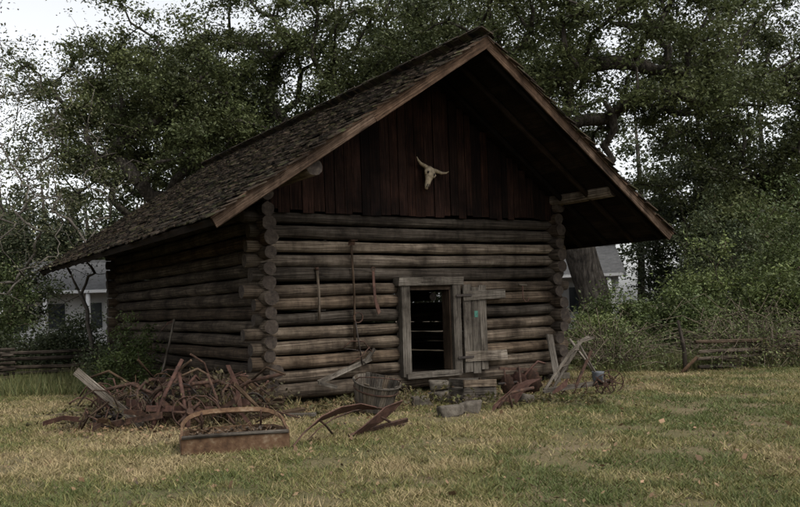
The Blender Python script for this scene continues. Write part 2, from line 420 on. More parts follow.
for wx in (0, W):
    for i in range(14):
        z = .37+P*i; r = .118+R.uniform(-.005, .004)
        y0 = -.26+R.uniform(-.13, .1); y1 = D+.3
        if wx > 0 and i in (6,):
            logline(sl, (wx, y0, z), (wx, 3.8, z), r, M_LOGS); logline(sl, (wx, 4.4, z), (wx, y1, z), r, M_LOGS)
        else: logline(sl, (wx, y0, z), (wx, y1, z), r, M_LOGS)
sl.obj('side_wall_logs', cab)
bl = MB()
for i in range(13): logline(bl, (-.3, D, .25+P*i), (W+.3, D, .25+P*i), .121, M_LOGS)
bl.obj('back_wall_logs', cab)
pl = MB()
logline(pl, (.02, -1.95, 3.69), (.02, D+1.4, 3.69), .13, M_LOG); logline(pl, (W, -1.75, 3.66), (W, D+1.4, 3.66), .13, M_LOG)
pl.obj('plate_logs', cab)
fo = MB()
for (x, y) in [(0, 0), (W, 0), (0, D), (W, D), (2.1, 0), (4.3, 0), (0, 3.2), (0, 6.4), (W, 4.8)]:
    fo.box((x, y, .06), (.22, 0, 0), (0, .18, 0), (0, 0, .085), M_STONE, jit=.03)
fo.obj('foundation_stones', cab)
fb = MB()
for k in range(30): fb.box((W/2, .3+k*.31, .33), (W/2-.15, 0, 0), (0, .15, 0), (0, 0, .02), M_DECK)
fb.obj('floor_boards', cab)
RU, RZt = 3.19, 6.07; LE = (-1.65, 2.93); RE = (W+1.25, 2.87); Y0, Y1 = -2.05, D+1.85
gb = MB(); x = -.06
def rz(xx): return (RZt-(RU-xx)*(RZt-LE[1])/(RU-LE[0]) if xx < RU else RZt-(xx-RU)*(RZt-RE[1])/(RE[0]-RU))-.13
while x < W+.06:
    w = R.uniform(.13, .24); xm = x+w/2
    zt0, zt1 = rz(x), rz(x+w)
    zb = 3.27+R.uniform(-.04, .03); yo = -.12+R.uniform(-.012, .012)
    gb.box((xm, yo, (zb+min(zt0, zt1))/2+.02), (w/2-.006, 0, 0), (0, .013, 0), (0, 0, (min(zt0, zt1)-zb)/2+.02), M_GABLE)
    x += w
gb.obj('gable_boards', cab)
gbk = MB(); x = -.06
while x < W+.06:
    w = .22; zt = min(rz(x), rz(x+w)); gbk.box((x+w/2, D+.12, (3.2+zt)/2), (w/2-.002, 0, 0), (0, .013, 0), (0, 0, (zt-3.2)/2), M_GABLE); x += w
gbk.obj('back_gable_boards', cab)
sh = MB(); dk = MB(); rf = MB(); rk = MB()
for side in (0, 1):
    E = Vector((LE[0], 0, LE[1])) if side == 0 else Vector((RE[0], 0, RE[1]))
    A = Vector((RU, 0, RZt)); s = (E-A); SL = s.length; s.normalize(); yv = Vector((0, 1, 0))
    nrm = s.cross(yv) if side else yv.cross(s)
    if nrm.z < 0: nrm = -nrm
    nrm.normalize()
    d = .1
    while d < SL:
        c = A+s*d-nrm*.075+yv*((Y0+Y1)/2)
        dk.box(c, yv*((Y1-Y0)/2-.02), s*.092, nrm*.012, M_DECK); d += .19
    y = Y0+.18
    while y < Y1:
        rf.tube([A-nrm*.15+yv*y+s*.05, A-nrm*.15+s*(SL*.5)+yv*(y+R.uniform(-.02, .02)), A-nrm*.15+s*(SL-.06)+yv*y], .055, M_DECK, 7); y += .72
    for yy in (Y0-.02, Y1+.02):
        for a_, b_ in [(0, .47), (.47, 1.0)]:
            rk.board(A-nrm*.13+s*(SL*a_+.0)+yv*yy, A-nrm*.13+s*(SL*b_-.01)+yv*yy, .16, .035, nrm, M_ROOFW, jit=.01, tint=.35+.3*(a_ > 0))
        rk.board(A-nrm*.045+s*.02+yv*(yy+(.02 if yy > 0 else -.02)), A-nrm*.045+s*(SL)+yv*(yy+(.02 if yy > 0 else -.02)), .05, .03, nrm, M_ROOFW, tint=.5)
    rk.board(A+s*(SL-.01)-nrm*.11+yv*Y0, A+s*(SL-.01)-nrm*.11+yv*Y1, .1, .03, nrm, M_DECK)
    d = SL+.06
    while d > .0:
        y = Y0-.06-R.random()*.08
        while y < Y1+.05:
            w = R.uniform(.07, .19); ln = .3+R.uniform(-.03, .02)
            if R.random() > .02:
                lift = R.uniform(.01, .05)
                bot = A+s*(d+R.uniform(-.06, .05))+nrm*(lift-.035)+yv*(y+w/2+R.uniform(-.01, .01)); topp = A+s*(d-ln)-nrm*.05+yv*(y+w/2)
                ax = (bot-topp)/2; nn = ax.cross(yv).normalized()
                sh.box((bot+topp)/2, ax, yv*(w/2-.004), nn*.010, M_SHING)
            y += w
        d -= .185
for yy in range(46):
    y = Y0-.05+yy*.3
    sh.box((RU-.07, y+.15, RZt+.015+R.uniform(-.01, .01)), (.09, 0, -.058), (0, .146, 0), (.006, 0, .01), M_SHING)
    sh.box((RU+.07, y+.15, RZt+.012+R.uniform(-.01, .01)), (.09, 0, -.062), (0, .146, 0), (-.006, 0, .01), M_SHING)
sh.obj('wood_shingles', cab); dk.obj('roof_deck', cab); rf.obj('rafters', cab); rk.obj('rake_boards', cab)
df = MB()
df.box((2.63, -.13, 1.23), (.085, 0, 0), (0, .1, 0), (0, 0, .9), M_GREY, tint=.1, jit=.01)
df.box((3.76, -.13, 1.23), (.085, 0, 0), (0, .1, 0), (0, 0, .9), M_GREY, tint=.05, jit=.01)
df.box((3.2, -.14, 2.06), (.72, 0, 0), (0, .11, 0), (0, 0, .075), M_GREY, tint=.15, jit=.012)
df.box((3.2, -.1, 1.94), (.49, 0, 0), (0, .06, 0), (0, 0, .04), M_BROWN, tint=.2, jit=.004)
df.box((3.19, -.15, .35), (.6, 0, 0), (0, .12, 0), (0, 0, .045), M_GREY, tint=.2, jit=.01)
df.box((2.735, -.03, 1.2), (.02, 0, 0), (0, .12, 0), (0, 0, .8), M_BROWN, tint=.2); df.box((3.655, -.03, 1.2), (.02, 0, 0), (0, .12, 0), (0, 0, .8), M_BROWN, tint=.2)
df.obj('door_frame', cab)
dl = MB(); x = 3.9
for w, zt, zb in ((.2, 1.98, .33), (.19, 1.93, .3), (.17, 1.96, .36)):
    dl.box((x+w/2, -.2, (zt+zb)/2), (w/2-.006, 0, 0), (0, .014, 0), (0, 0, (zt-zb)/2), M_GREY, tint=R.uniform(0, .3), jit=.008); x += w
dl.box((4.4, -.235, 1.78), (.5, 0, .01), (0, .016, 0), (0, 0, .085), M_GREY, tint=.2, jit=.008)
dl.box((4.4, -.235, .62), (.5, 0, -.01), (0, .016, 0), (0, 0, .09), M_GREY, tint=.55, jit=.008)
for z in (1.78, .62):
    dl.box((3.9, -.262, z), (.18, 0, 0), (0, .006, 0), (0, 0, .02), M_IRON)
dl.box((4.2, -.216, 1.42), (.04, 0, 0), (0, .002, 0), (0, 0, .06), M_LABEL)
dl.obj('plank_door', cab)

sk = MB()
sk.tube([(0, 0, .16), (0, -.03, .1), (0, -.05, 0), (0, -.05, -.12), (0, -.04, -.24), (0, -.03, -.31)], [.07, .12, .11, .07, .055, .03], M_BONE, 12, squash=.7)
for sx in (-1, 1):
    sk.tube([(sx*.05, -.02, .13), (sx*.15, -.03, .14), (sx*.26, -.07, .13), (sx*.35, -.1, .16), (sx*.4, -.11, .21)], [.045, .04, .03, .018, .006], M_HORN, 9)
    sk.tube([(sx*.09, -.06, .06), (sx*.115, -.07, .02), (sx*.09, -.07, -.04)], [.025, .03, .02], M_BONE, 8)
    sk.tube([(sx*.062, -.12, .01), (sx*.075, -.10, .01)], .026, M_IRON, 8)
    sk.tube([(sx*.018, -.09, -.22), (sx*.02, -.075, -.29)], .011, M_IRON, 6)
so = sk.obj('cow_skull')
loc = Matrix.Translation((CX, CY, 0)) @ Matrix.Rotation(RZ, 4, 'Z')
def place(o, l, ry=0, rz_=0, rx=0, sc=1):
    o.matrix_world = loc @ Matrix.Translation(l) @ Matrix.Rotation(rz_, 4, 'Z') @ Matrix.Rotation(ry, 4, 'Y') @ Matrix.Rotation(rx, 4, 'X') @ Matrix.Scale(sc, 4)
place(so, (3.2, -.22, 4.0), ry=.32, rz_=.0, rx=-.1, sc=.92)
t = MB(); t.tube([(0, 0, 0), (.01, -.01, .45), (-.01, 0, .85)], [.028, .022, .025], M_GREY, 8); t.tube([(-.01, 0, .85), (-.012, 0, .9)], .035, M_RUST, 8)
place(t.obj('wooden_tool_handle'), (.91, -.17, 1.42))
t = MB(); t.tube([(0, 0, 0), (.02, -.01, .9), (0, 0, 1.82)], [.024, .02, .022], M_BROWN, 8, tint=.6)
t.ribbon([(0, 0, 1.82), (.0, -.03, 1.9), (.0, -.12, 1.9)], (.13, 0, 0), .01, M_RUST)
place(t.obj('garden_hoe'), (1.58, -.17, .88))
t = MB(); t.ribbon([(0, 0, .75), (0, -.01, .5), (.01, -.02, .25), (.05, -.03, .1), (.08, -.03, 0)], [(.045, 0, 0), (.05, 0, 0), (.05, 0, 0), (.07, 0, .02), (.05, 0, .04)], .014, M_RUSTR)
t.ring((0, 0, .78), (0, 1, 0), .035, .01, M_RUST, 14, 5)
place(t.obj('rusty_plow_clevis'), (2.0, -.17, 1.5))
t = MB(); t.tube([(-.3, 0, .3), (-.15, -.02, .42), (.1, -.02, .4), (.28, 0, .2)], .012, M_RUST, 6); t.tube([(-.3, 0, .3), (.28, 0, .2)], .008, M_IRON, 5)
t.tube([(-.05, -.02, .75), (0, -.02, .4), (.06, -.02, .0)], .014, M_IRON, 6); t.ring((0, -.03, .82), (0, 1, .1), .09, .012, M_RUST, 18, 5)
t.tube([(-.2, -.02, 0.02), (0, -.03, .12), (.22, -.02, .3)], .011, M_RUST, 6)
place(t.obj('hanging_harness_iron'), (1.64, -.19, .62))
t = MB(); t.tube([(0, 0, .36), (0, 0, .1), (.03, -.04, .02), (.08, -.06, .03), (.1, -.06, .1)], .012, M_RUSTR, 6); t.tube([(-.1, 0, .36), (.1, 0, .35)], .02, M_GREY, 6)
place(t.obj('iron_hook'), (5.4, -.17, 1.6))
t = MB(); t.board((-.55, 0, 0), (.55, .12, .33), .08, .035, (0, 0, 1), M_GREY, tint=.6, jit=.008); t.board((.4, .08, .27), (.62, .1, .5), .06, .03, (1, 0, 0), M_GREY, tint=.2)
t.board((-.55, 0, 0), (-.25, -.1, -.1), .06, .03, (0, 0, 1), M_GREY, tint=.2)
place(t.obj('broken_wagon_tongue'), (1.35, -.28, .38))
t = MB(); t.board((0, 0, 0), (.04, .25, .95), .17, .03, (1, 0, 0), M_GREY, tint=.1, jit=.01); place(t.obj('leaning_plank'), (5.95, -.5, .0))
t = MB(); t.tube([(-.55, 0, 0), (-.45, 0, .5), (-.3, 0, 1.0), (-.18, 0, 1.5)], .024, M_GREY, 7, tint=.9); t.tube([(-.42, 0, .62), (-.6, -.05, .7)], .015, M_GREY, 6)
t.ribbon([(-.2, 0, 1.47), (-.3, .1, 1.42), (-.4, .3, 1.25), (-.42, .5, 1.0)], (.02, 0, .06), .006, M_RUST)
place(t.obj('scythe'), (-.05, 4.2, 0))

# ---- rusty trough with arched bail
t = MB(); fx = Vector((1.17, .30, 0)); u_ = fx.normalized(); n_ = Vector((-u_.y, u_.x, 0)); o = Vector((-2.52, 9.62, 0)); up = Vector((0, 0, 1)); Lx = fx.length; dp = .9
def wall(a_, b_, h):
    N = 8; out = (b_-a_).normalized().cross(up)
    P_ = [a_.lerp(b_, i/N)+out*.05*math.sin(math.pi*i/N)+up*(h/2+.0) for i in range(N+1)]
    t.ribbon(P_, [up*(h*(.9+.12*math.sin(math.pi*i/N))) for i in range(N+1)], .022, M_TROUGH)
wall(o, o+fx, .2); wall(o+fx, o+fx+n_*dp-u_*.08, .18); wall(o+fx+n_*dp-u_*.08, o+n_*dp+u_*.08, .18); wall(o+n_*dp+u_*.08, o, .18)
t.box(o+fx/2+n_*dp/2+up*.03, fx*.44, n_*dp*.46, up*.015, M_BROWN)
pts = [o+up*.2+n_*.03]
for i in range(15):
    a = math.pi*i/14; pts.append(o+n_*(dp*.3+dp*.66*math.sin(a)**.7)+u_*(Lx/2-Lx/2*math.copysign(abs(math.cos(a))**.6, math.cos(a)))+up*(.21+.17*math.sin(a)**.6))
pts.append(o+fx+up*.2+n_*.03)
t.ribbon(pts, tuple(n_*.045+up*.05), .03, M_TROUGH, tint=.95)
t.tube([o+up*.2-n_*.02, o+fx*.5+up*.215-n_*.075, o+fx+up*.2-n_*.02], .022, M_GREY, 7, tint=.15)
for q in (.2, .8): t.tube([o+fx*q+n_*dp+up*.15, o+fx*q+n_*(dp*.85)+up*.38], .014, M_RUST, 5)
t.obj('rusty_trough')
rg = np.random.default_rng(5); n = 1000; a = rg.uniform(.08, .92, n); b = rg.uniform(.06, .9, n)
Pp = np.array([list(o+fx*a[i]+n_*dp*b[i]+up*(rg.uniform(.05, .12)+.08*b[i])) for i in range(n)])
npmesh('dead_leaf_pile', leafverts(Pp, .06, rg, .6, .6), 4, np.array([.065, .043, .026])*rg.uniform(.3, 1.7, (n, 1)), M_DEAD)

t = MB()
pts = [(-1.3, 9.85, .02), (-1.17, 10.0, .17), (-1.0, 10.2, .29), (-.78, 10.4, .36), (-.55, 10.6, .38), (-.35, 10.75, .33)]
t.ribbon(pts, [(.03, -.05, .02), (.05, -.1, .05), (.05, -.12, .08), (.05, -.13, .1), (.05, -.12, .08), (.03, -.1, .04)], .012, M_RUSTR)
t.ribbon([(p[0]+.12, p[1]+.45, p[2]*.8) for p in pts], (.02, -.05, .02), .015, M_RUST)
t.tube([(-1.0, 10.2, .27), (-.95, 10.5, .15), (-.9, 10.8, 0)], .014, M_RUST, 6)
t.obj('bent_iron_fender')
t = MB()
t.ribbon([(-.68, 10.45, .02), (-.5, 10.6, .1), (-.25, 10.85, .24), (-.02, 11.1, .36)], [(.03, -.05, .03), (.05, -.12, .12), (.05, -.12, .2), (.03, -.05, .05)], .014, M_RUSTR)
t.ribbon([(-.68, 10.5, .02), (-.4, 10.9, .05), (.05, 11.3, .1)], (.0, -.04, .05), .03, M_RUST)
t.tube([(-.3, 10.8, .22), (-.1, 11.3, .03), (.1, 11.6, .0)], .02, M_RUST, 6)
t.obj('plow_moldboard')
t = MB(); ns = 22; Hh = .44; r1, r0_ = .35, .26
for i in range(ns):
    a = 2*math.pi*i/ns; d = Vector((math.cos(a), math.sin(a), 0)); tg = Vector((-d.y, d.x, 0))
    t.board(d*r0_, d*r1+up*(Hh+R.uniform(-.03, .015)), 2*math.pi*r0_/ns*1.14, .014, tg, M_GREY, tint=R.uniform(0, .75))
t.tube([(0, 0, .02), (0, 0, .05)], .255, M_BROWN, 20)
for z, rr in ((.1, .288), (.3, .336), (.41, .362)): t.ring((0, 0, z), (0, 0, 1), rr, .014, M_GREY if z > .4 else M_RUST, 28, 5)
t.tube([(-.36, 0, .4), (-.32, -.12, .5), (-.15, -.26, .56), (.15, -.28, .56), (.32, -.12, .5), (.36, 0, .4)], .009, M_RUST, 5)
ob = t.obj('slatted_bucket'); ob.location = (-.46, 12.9, .09); ob.rotation_euler = (.26, .12, .3)
t = MB(); t.box((0, 0, .06), (.3, 0, 0), (0, .2, 0), (0, 0, .02), M_BROWN)
for sx in (-.25, .25):
    t.box((sx, 0, .02), (.03, 0, 0), (0, .2, 0), (0, 0, .03), M_BROWN)
ob = t.obj('wooden_pallet'); ob.location = (-.46, 12.95, 0); ob.rotation_euler = (0, 0, .4)
def stone(loc_, sx, sy, sz, rz_, mat=M_STONE):
    b = MB(); b.box((0, 0, sz/2), (sx/2, 0, 0), (0, sy/2, 0), (0, 0, sz/2), mat, jit=.045)
    ob = b.obj('stone_block'); ob.location = loc_; ob.rotation_euler = (0, 0, rz_)
    m = ob.modifiers.new('bevel', 'BEVEL'); m.width = .04; m.segments = 3
stone((.66, 12.3, -.03), .34, .26, .19, .3); stone((1.0, 12.6, -.03), .28, .26, .2, -.2); stone((.72, 14.2, -.01), .5, .35, .2, .5); stone((1.9, 13.6, -.01), .3, .28, .17, .9); stone((.3, 13.7, -.01), .3, .25, .16, .2); stone((.62, 14.3, .19), .35, .28, .15, .1)
t = MB()
for z in (.08, .21, .34):
    for sgn in (-1, 1):
        t.board((-.32, sgn*.2, z), (.32, sgn*.2, z), .11, .02, (0, 0, 1), M_GREY, tint=R.uniform(0, .5), jit=.008)
        t.board((sgn*.31, -.19, z), (sgn*.31, .19, z), .11, .02, (0, 0, 1), M_GREY, tint=R.uniform(0, .5), jit=.008)
for sx in (-.28, .28):
    for sy in (-.17, .17): t.box((sx, sy, .2), (.02, 0, 0), (0, .02, 0), (0, 0, .2), M_BROWN)
t.board((-.3, 0, .03), (.3, 0, .03), .36, .02, (0, 1, 0), M_GREY)
ob = t.obj('wooden_crate'); ob.location = (1.12, 13.75, 0); ob.rotation_euler = (0, .05, .55)
t = MB(); t.ribbon([(-.2, 0, .0), (-.1, .03, .15), (.05, .05, .28), (.2, .03, .4)], [(.02, 0, .03), (.16, .05, .1), (.2, .05, .13), (.05, 0, .06)], .014, M_RUSTR)
t.tube([(-.1, .1, .05), (.1, .3, .25), (.5, .5, .3)], .025, M_RUST, 6); t.tube([(.1, .3, .25), (.15, .35, 0)], .02, M_RUST, 6)
ob = t.obj('plow_share'); ob.location = (1.5, 12.5, 0)
t = MB(); t.ribbon([(0, 0, 0), (.1, .02, .14), (.24, .06, .27), (.42, .1, .34)], [(.2, -.3, .0), (.22, -.3, .05), (.22, -.32, .06), (.15, -.3, .04)], .01, M_RUSTR)
ob = t.obj('rusted_metal_sheet'); ob.location = (1.65, 13.3, .05)
t = MB()
for i in range(3): t.disc((i*.26, i*.09, .22), (1, .35+.25*i, .1*i), .19+.02*i, M_RUSTR if i % 2 else M_RUST, .22, notch=True)
t.tube([(-.15, -.05, .24), (.75, .27, .24)], .022, M_IRON, 8); t.board((-.1, 0, .5), (.7, .25, .42), .05, .02, (0, 0, 1), M_RUST)
t.tube([(0, 0, .24), (0, .02, .5)], .015, M_RUST, 6); t.tube([(.6, .2, .24), (.6, .22, .5)], .015, M_RUST, 6); t.tube([(.3, .1, .5), (.1, -.5, .1), (0, -.7, .02)], .02, M_RUST, 6)
t.tube([(.2, .0, .1), (.35, -.1, .4), (.55, -.15, .6), (.7, -.1, .55)], .018, M_RUSTR, 6)
ob = t.obj('disc_harrow'); ob.location = (1.75, 14.5, 0); ob.rotation_euler = (0, 0, .25)
t = MB()
for sgn in (0, 1):
    oy = sgn*.35
    t.ribbon([(-.5+sgn*.28, oy, .1), (-.3+sgn*.26, oy, .38), (-.02+sgn*.22, oy+.02, .72), (.2+sgn*.14, oy+.03, .92), (.42+sgn*.05, oy+.03, .98)], [(.032, 0, -.032)]*5, .035, M_GREY, tint=.9)
t.tube([(-.2, 0, .5), (.08, .35, .52)], .014, M_GREY, 6, tint=.8); t.tube([(.02, 0, .76), (.22, .36, .76)], .014, M_GREY, 6, tint=.8)
t.board((-.5, 0, .12), (.75, .25, .2), .08, .05, (0, 0, 1), M_GREY, tint=.2)
t.board((.1, .1, .15), (.42, .16, .75), .05, .03, (1, 0, 0), M_RUST)
t.wheel((.78, .2, .2), (.2, 1, 0), .2, M_RUST, 6, .02, .04, .035)
for i in range(5):
    x = -.4+i*.2
    t.tube([(x, .1, .14), (x+.08, .1, .22), (x+.1, .1, .1), (x+.02, .1, 0)], .013, M_RUST, 5)
t.ribbon([(-.45, 0, .0), (-.3, -.05, .12), (-.1, -.06, .25)], [(.02, 0, .03), (.06, 0, .12), (.03, 0, .14)], .012, M_RUSTR)
ob = t.obj('walking_plow'); ob.location = (2.85, 14.3, 0); ob.rotation_euler = (0, 0, .15)
t = MB(); t.tube([(0, 0, .2), (0, 0, .24), (.01, 0, .36), (.01, 0, .38)], [.06, .09, .105, .11], M_BLUE, 16); t.wheel((.1, -.14, .17), (.3, 1, 0), .17, M_RUST, 7, .02, .04, .04)
t.tube([(.1, -.14, .17), (0, 0, .22)], .02, M_RUST, 6); t.tube([(0, .05, .3), (-.2, .15, .62), (-.42, .2, .95)], .022, M_GREY, 6, tint=.9); t.tube([(0, -.02, .3), (-.18, -.1, .6), (-.35, -.15, .92)], .022, M_GREY, 6, tint=.9)
t.tube([(-.28, -.13, .75), (-.3, .17, .75)], .012, M_GREY, 6); t.board((-.05, -.05, .3), (.16, -.1, .12), .12, .015, (0, 1, 0), M_RUST)
ob = t.obj('garden_seeder'); ob.location = (3.35, 14.6, 0)
# ---- left pile
t = MB(); t.board((-3.69, 12.0, .03), (-4.73, 12.35, .82), .12, .04, (0, 0, 1), M_GREY, tint=.85, jit=.01); t.obj('weathered_plank')
t = MB()
for i in range(5):
    x = -3.75+i*.28+R.uniform(-.08, .08); zz = R.uniform(-.1, .1); q = R.uniform(-.15, .15)
    t.tube([(x, 12.8, .5), (x-.06+q, 12.6, .6+zz), (x-.1+q, 12.35, .5+zz), (x-.05+q, 12.2, .3), (x+.06, 12.2, .1), (x+.12, 12.15, .02)], [.02]*6, M_RUSTR if i % 2 else M_RUST, 6)
t.board((-3.95, 12.8, .42), (-2.35, 12.95, .56), .06, .05, (0, 0, 1), M_RUST); t.board((-3.9, 13.3, .6), (-2.4, 13.45, .5), .06, .05, (0, 0, 1), M_RUST)
t.board((-3.7, 12.7, .45), (-3.6, 13.4, .6), .06, .04, (0, 0, 1), M_RUST); t.board((-2.6, 12.7, .55), (-2.7, 13.5, .5), .06, .04, (0, 0, 1), M_RUST)
for x in (-3.8, -2.5): t.tube([(x, 13.4, .6), (x, 13.5, 0)], .025, M_RUST, 6)
t.tube([(-2.9, 12.9, .56), (-3.0, 12.9, .85), (-3.15, 12.7, 1.0)], .018, M_RUST, 6)
t.obj('spring_tooth_harrow')
t = MB(); t.wheel((-3.0, 11.9, .22), (.5, -1, .5), .23, M_RUST, 8, .035, .05, .05); t.obj('iron_wheel')
t = MB(); t.wheel((-2.6, 12.3, .26), (-.9, -1, .7), .24, M_RUST, 7, .03, .05, .05); t.obj('iron_wheel')
t = MB(); t.wheel((-4.2, 12.3, .15), (.2, -1, 1.8), .26, M_IRON, 8, .03, .05, .05); t.obj('iron_wheel')
t = MB()
t.tube([(-3.5, 11.8, .02), (-3.35, 12.0, .5), (-3.15, 12.2, .95)], .03, M_RUSTR, 6); t.tube([(-3.0, 11.8, .02), (-3.1, 12.0, .42), (-3.22, 12.2, .85)], .03, M_RUSTR, 6)
t.board((-3.6, 11.9, .3), (-2.5, 12.1, .22), .08, .04, (0, 0, 1), M_RUSTR); t.board((-4.6, 12.6, .12), (-3.2, 12.1, .2), .08, .05, (0, 0, 1), M_BROWN)
t.tube([(-2.75, 12.0, .75), (-2.6, 11.95, .35), (-2.35, 11.8, .05)], .02, M_RUST, 6)
t.ribbon([(-2.5, 12.2, .85), (-2.35, 12.1, .55), (-2.3, 12.0, .2), (-2.15, 11.9, .02)], (.06, -.02, 0), .012, M_RUSTR)
for i in range(6): t.tube([(-4.5+i*.16, 12.3+.03*i, .1), (-4.53+i*.16, 12.15, .3), (-4.6+i*.17, 12.0, .02)], .012, M_RUST, 5)
t.obj('rusty_cultivator_frame')
t = MB()
# plough beams, mouldboards and bars heaped together
for i, (x, y, a) in enumerate([(-4.0, 12.5, .3), (-3.4, 12.4, 2.6), (-2.7, 12.5, .9), (-3.8, 13.1, 1.7), (-2.2, 12.3, 2.9)]):
    c, s_ = math.cos(a), math.sin(a)
    q = lambda u, v, z: (x+c*u-s_*v, y+s_*u+c*v, z)
    t.tube([q(-.5, 0, .5+.05*i), q(0, 0, .6), q(.3, 0, .45), q(.42, 0, .1)], .028, M_RUST, 6)
    t.ribbon([q(.4, 0, .02), q(.3, .08, .15), q(.12, .16, .26), q(-.08, .2, .3)], [(.03, .03, .08), (.03, .05, .16), (.03, .05, .2), (.02, .03, .12)], .012, M_RUSTR)
    t.tube([q(0, 0, .6), q(-.3, .1, .8), q(-.6, .15, .95 if i % 2 else .7)], .018, M_BROWN, 6)
for i in range(90):
    x = R.uniform(-4.7, -2.0); y = R.uniform(11.8, 13.6); a = R.uniform(0, 6.28); L = R.uniform(.25, .9); el = R.uniform(-.1, 1.0); z0 = R.uniform(.02, .2+.15*(y-11.8))
    p0 = Vector((x, y, z0)); d = Vector((math.cos(a), math.sin(a), el)).normalized()
    m_ = R.choice([M_RUST, M_RUST, M_RUSTR, M_IRON, M_BROWN])
    if i % 4 == 0: t.board(p0, p0+d*L, R.uniform(.04, .09), .014, (0, 0, 1) if abs(d.z) < .8 else (1, 0, 0), m_, jit=.006)
    elif i % 4 == 1: t.tube([p0, p0+d*L*.5+Vector((0, 0, R.uniform(0, .2))), p0+d*L+Vector((0, 0, R.uniform(-.1, .1)))], R.uniform(.008, .022), m_, 6)
    elif i % 4 == 2: t.tube([p0+Vector((math.cos(q_*.5+a)*L*.35, R.uniform(-.02, .02)+math.sin(a)*.05*q_, .02+abs(math.sin(q_*.5+a))*L*.45)) for q_ in range(8)], .012, m_, 5)
    else: t.ribbon([p0, p0+d*L*.4+Vector((0, .05, .05)), p0+d*L*.8], (.02, -.02, .07), .01, m_)
t.obj('scrap_iron_pile')
t = MB()
for i in range(3): t.board((-3.0+i*.05, 13.6+.1*i, .05+.06*i), (-1.9, 13.4+.1*i, .07+.06*i), .1, .05, (0, 1, .2), M_BROWN)
t.board((-2.3, 12.5, .04), (-1.5, 12.9, .1), .1, .04, (0, 1, .2), M_BROWN); t.board((-2.1, 12.8, .03), (-1.3, 12.6, .05), .08, .04, (0, 1, .2), M_GREY, tint=.2)
t.obj('scrap_timber')
def tangle(name, x0, x1, y0, y1, h, n, seed, mat=M_TWIG, r=.006, leaf=0, cols=None):
    rg = np.random.default_rng(seed); e = empty(name, ((x0+x1)/2, (y0+y1)/2, 0)); mb = MB(); ox, oy = (x0+x1)/2, (y0+y1)/2; T = []
    for i in range(n):
        x = rg.uniform(x0, x1)-ox; y = rg.uniform(y0, y1)-oy; a = rg.uniform(0, 6.28); L = h*rg.uniform(.4, 1.5); hh = h*rg.uniform(.25, 1.15)*(.7+.5*math.sin(x*1.3+seed))
        hh = max(hh, .08)
        p = [(x, y, 0), (x+math.cos(a)*L*.25, y+math.sin(a)*L*.25, hh*.6), (x+math.cos(a)*L*.6, y+math.sin(a)*L*.6, hh*rg.uniform(.7, 1)), (x+math.cos(a)*L, y+math.sin(a)*L, hh*rg.uniform(.3, .9))]
        mb.tube(p, [r*1.3, r, r*.8, r*.4], mat, 3, cap=False); T += p[1:]
    mb.obj('stems', e)
    if leaf:
        V, c = clumpleaves(np.array(T), leaf, h*.12, .07, cols, rg); npmesh('leaves', V, 4, c, M_LEAF, e)
tangle('dry_weeds', -4.9, -2.2, 12.0, 13.8, .6, 240, 1, r=.005, leaf=5, cols=((.05, .05, .02), (.1, .07, .035)))
tangle('dry_weeds', -1.9, 3.2, 12.8, 14.5, .3, 130, 2, r=.004, leaf=5, cols=((.05, .06, .02), (.12, .09, .04)))

# ------------------------------------------------------------------ fences & brush
def zig(name, x0, y0, x1, y1, segs, rails, h, mat, amp=.45):
    mb = MB()
    P_ = [Vector((x0+(x1-x0)*i/segs, y0+(y1-y0)*i/segs+(amp if i % 2 else -amp), 0)) for i in range(segs+1)]
    for i in range(segs):
        a, b = P_[i], P_[i+1]; d = (b-a).normalized()*.3
        for k in range(rails):
            z = .1+h*k/rails+(.5*h/rails if i % 2 else 0); q = R.uniform(.8, 1.1)
            mb.tube([a-d*q+up*(z+R.uniform(-.04, .04)), (a+b)/2+up*(z-.02+R.uniform(-.04, .02)), b+d*q+up*(z+R.uniform(-.04, .04))], [.04, .048, .036], mat, 6, jit=.18, smooth=False)
    return mb.obj(name)
zig('split_rail_fence', -14.5, 19.4, -7.2, 21.8, 3, 5, .9, M_RAIL)
zig('split_rail_fence', 6.6, 18.8, 14, 19.2, 3, 4, .7, M_RAIL)
BR = ((.055, .078, .024), (.12, .13, .05))
tangle('brush_pile', 4.5, 8.8, 19.0, 21.2, 1.45, 600, 5, M_VINE, r=.009, leaf=9, cols=BR)
tangle('brush_pile', 7.4, 13, 19.0, 21.5, 1.35, 620, 6, M_VINE, r=.009, leaf=11, cols=BR)
tangle('brush_pile', 6.8, 12, 18.6, 19.4, .6, 260, 9, M_VINE, r=.007, leaf=6, cols=((.06, .07, .028), (.13, .1, .05)))
t = MB(); t.tube([(6.1, 18.3, 0), (6.15, 18.5, .5), (6.1, 18.7, 1.1)], [.05, .045, .03], M_RAIL, 7, jit=.1); t.tube([(5.9, 18.0, 0), (6.4, 18.3, .35)], .04, M_BROWN, 6); t.obj('broken_fence_post')

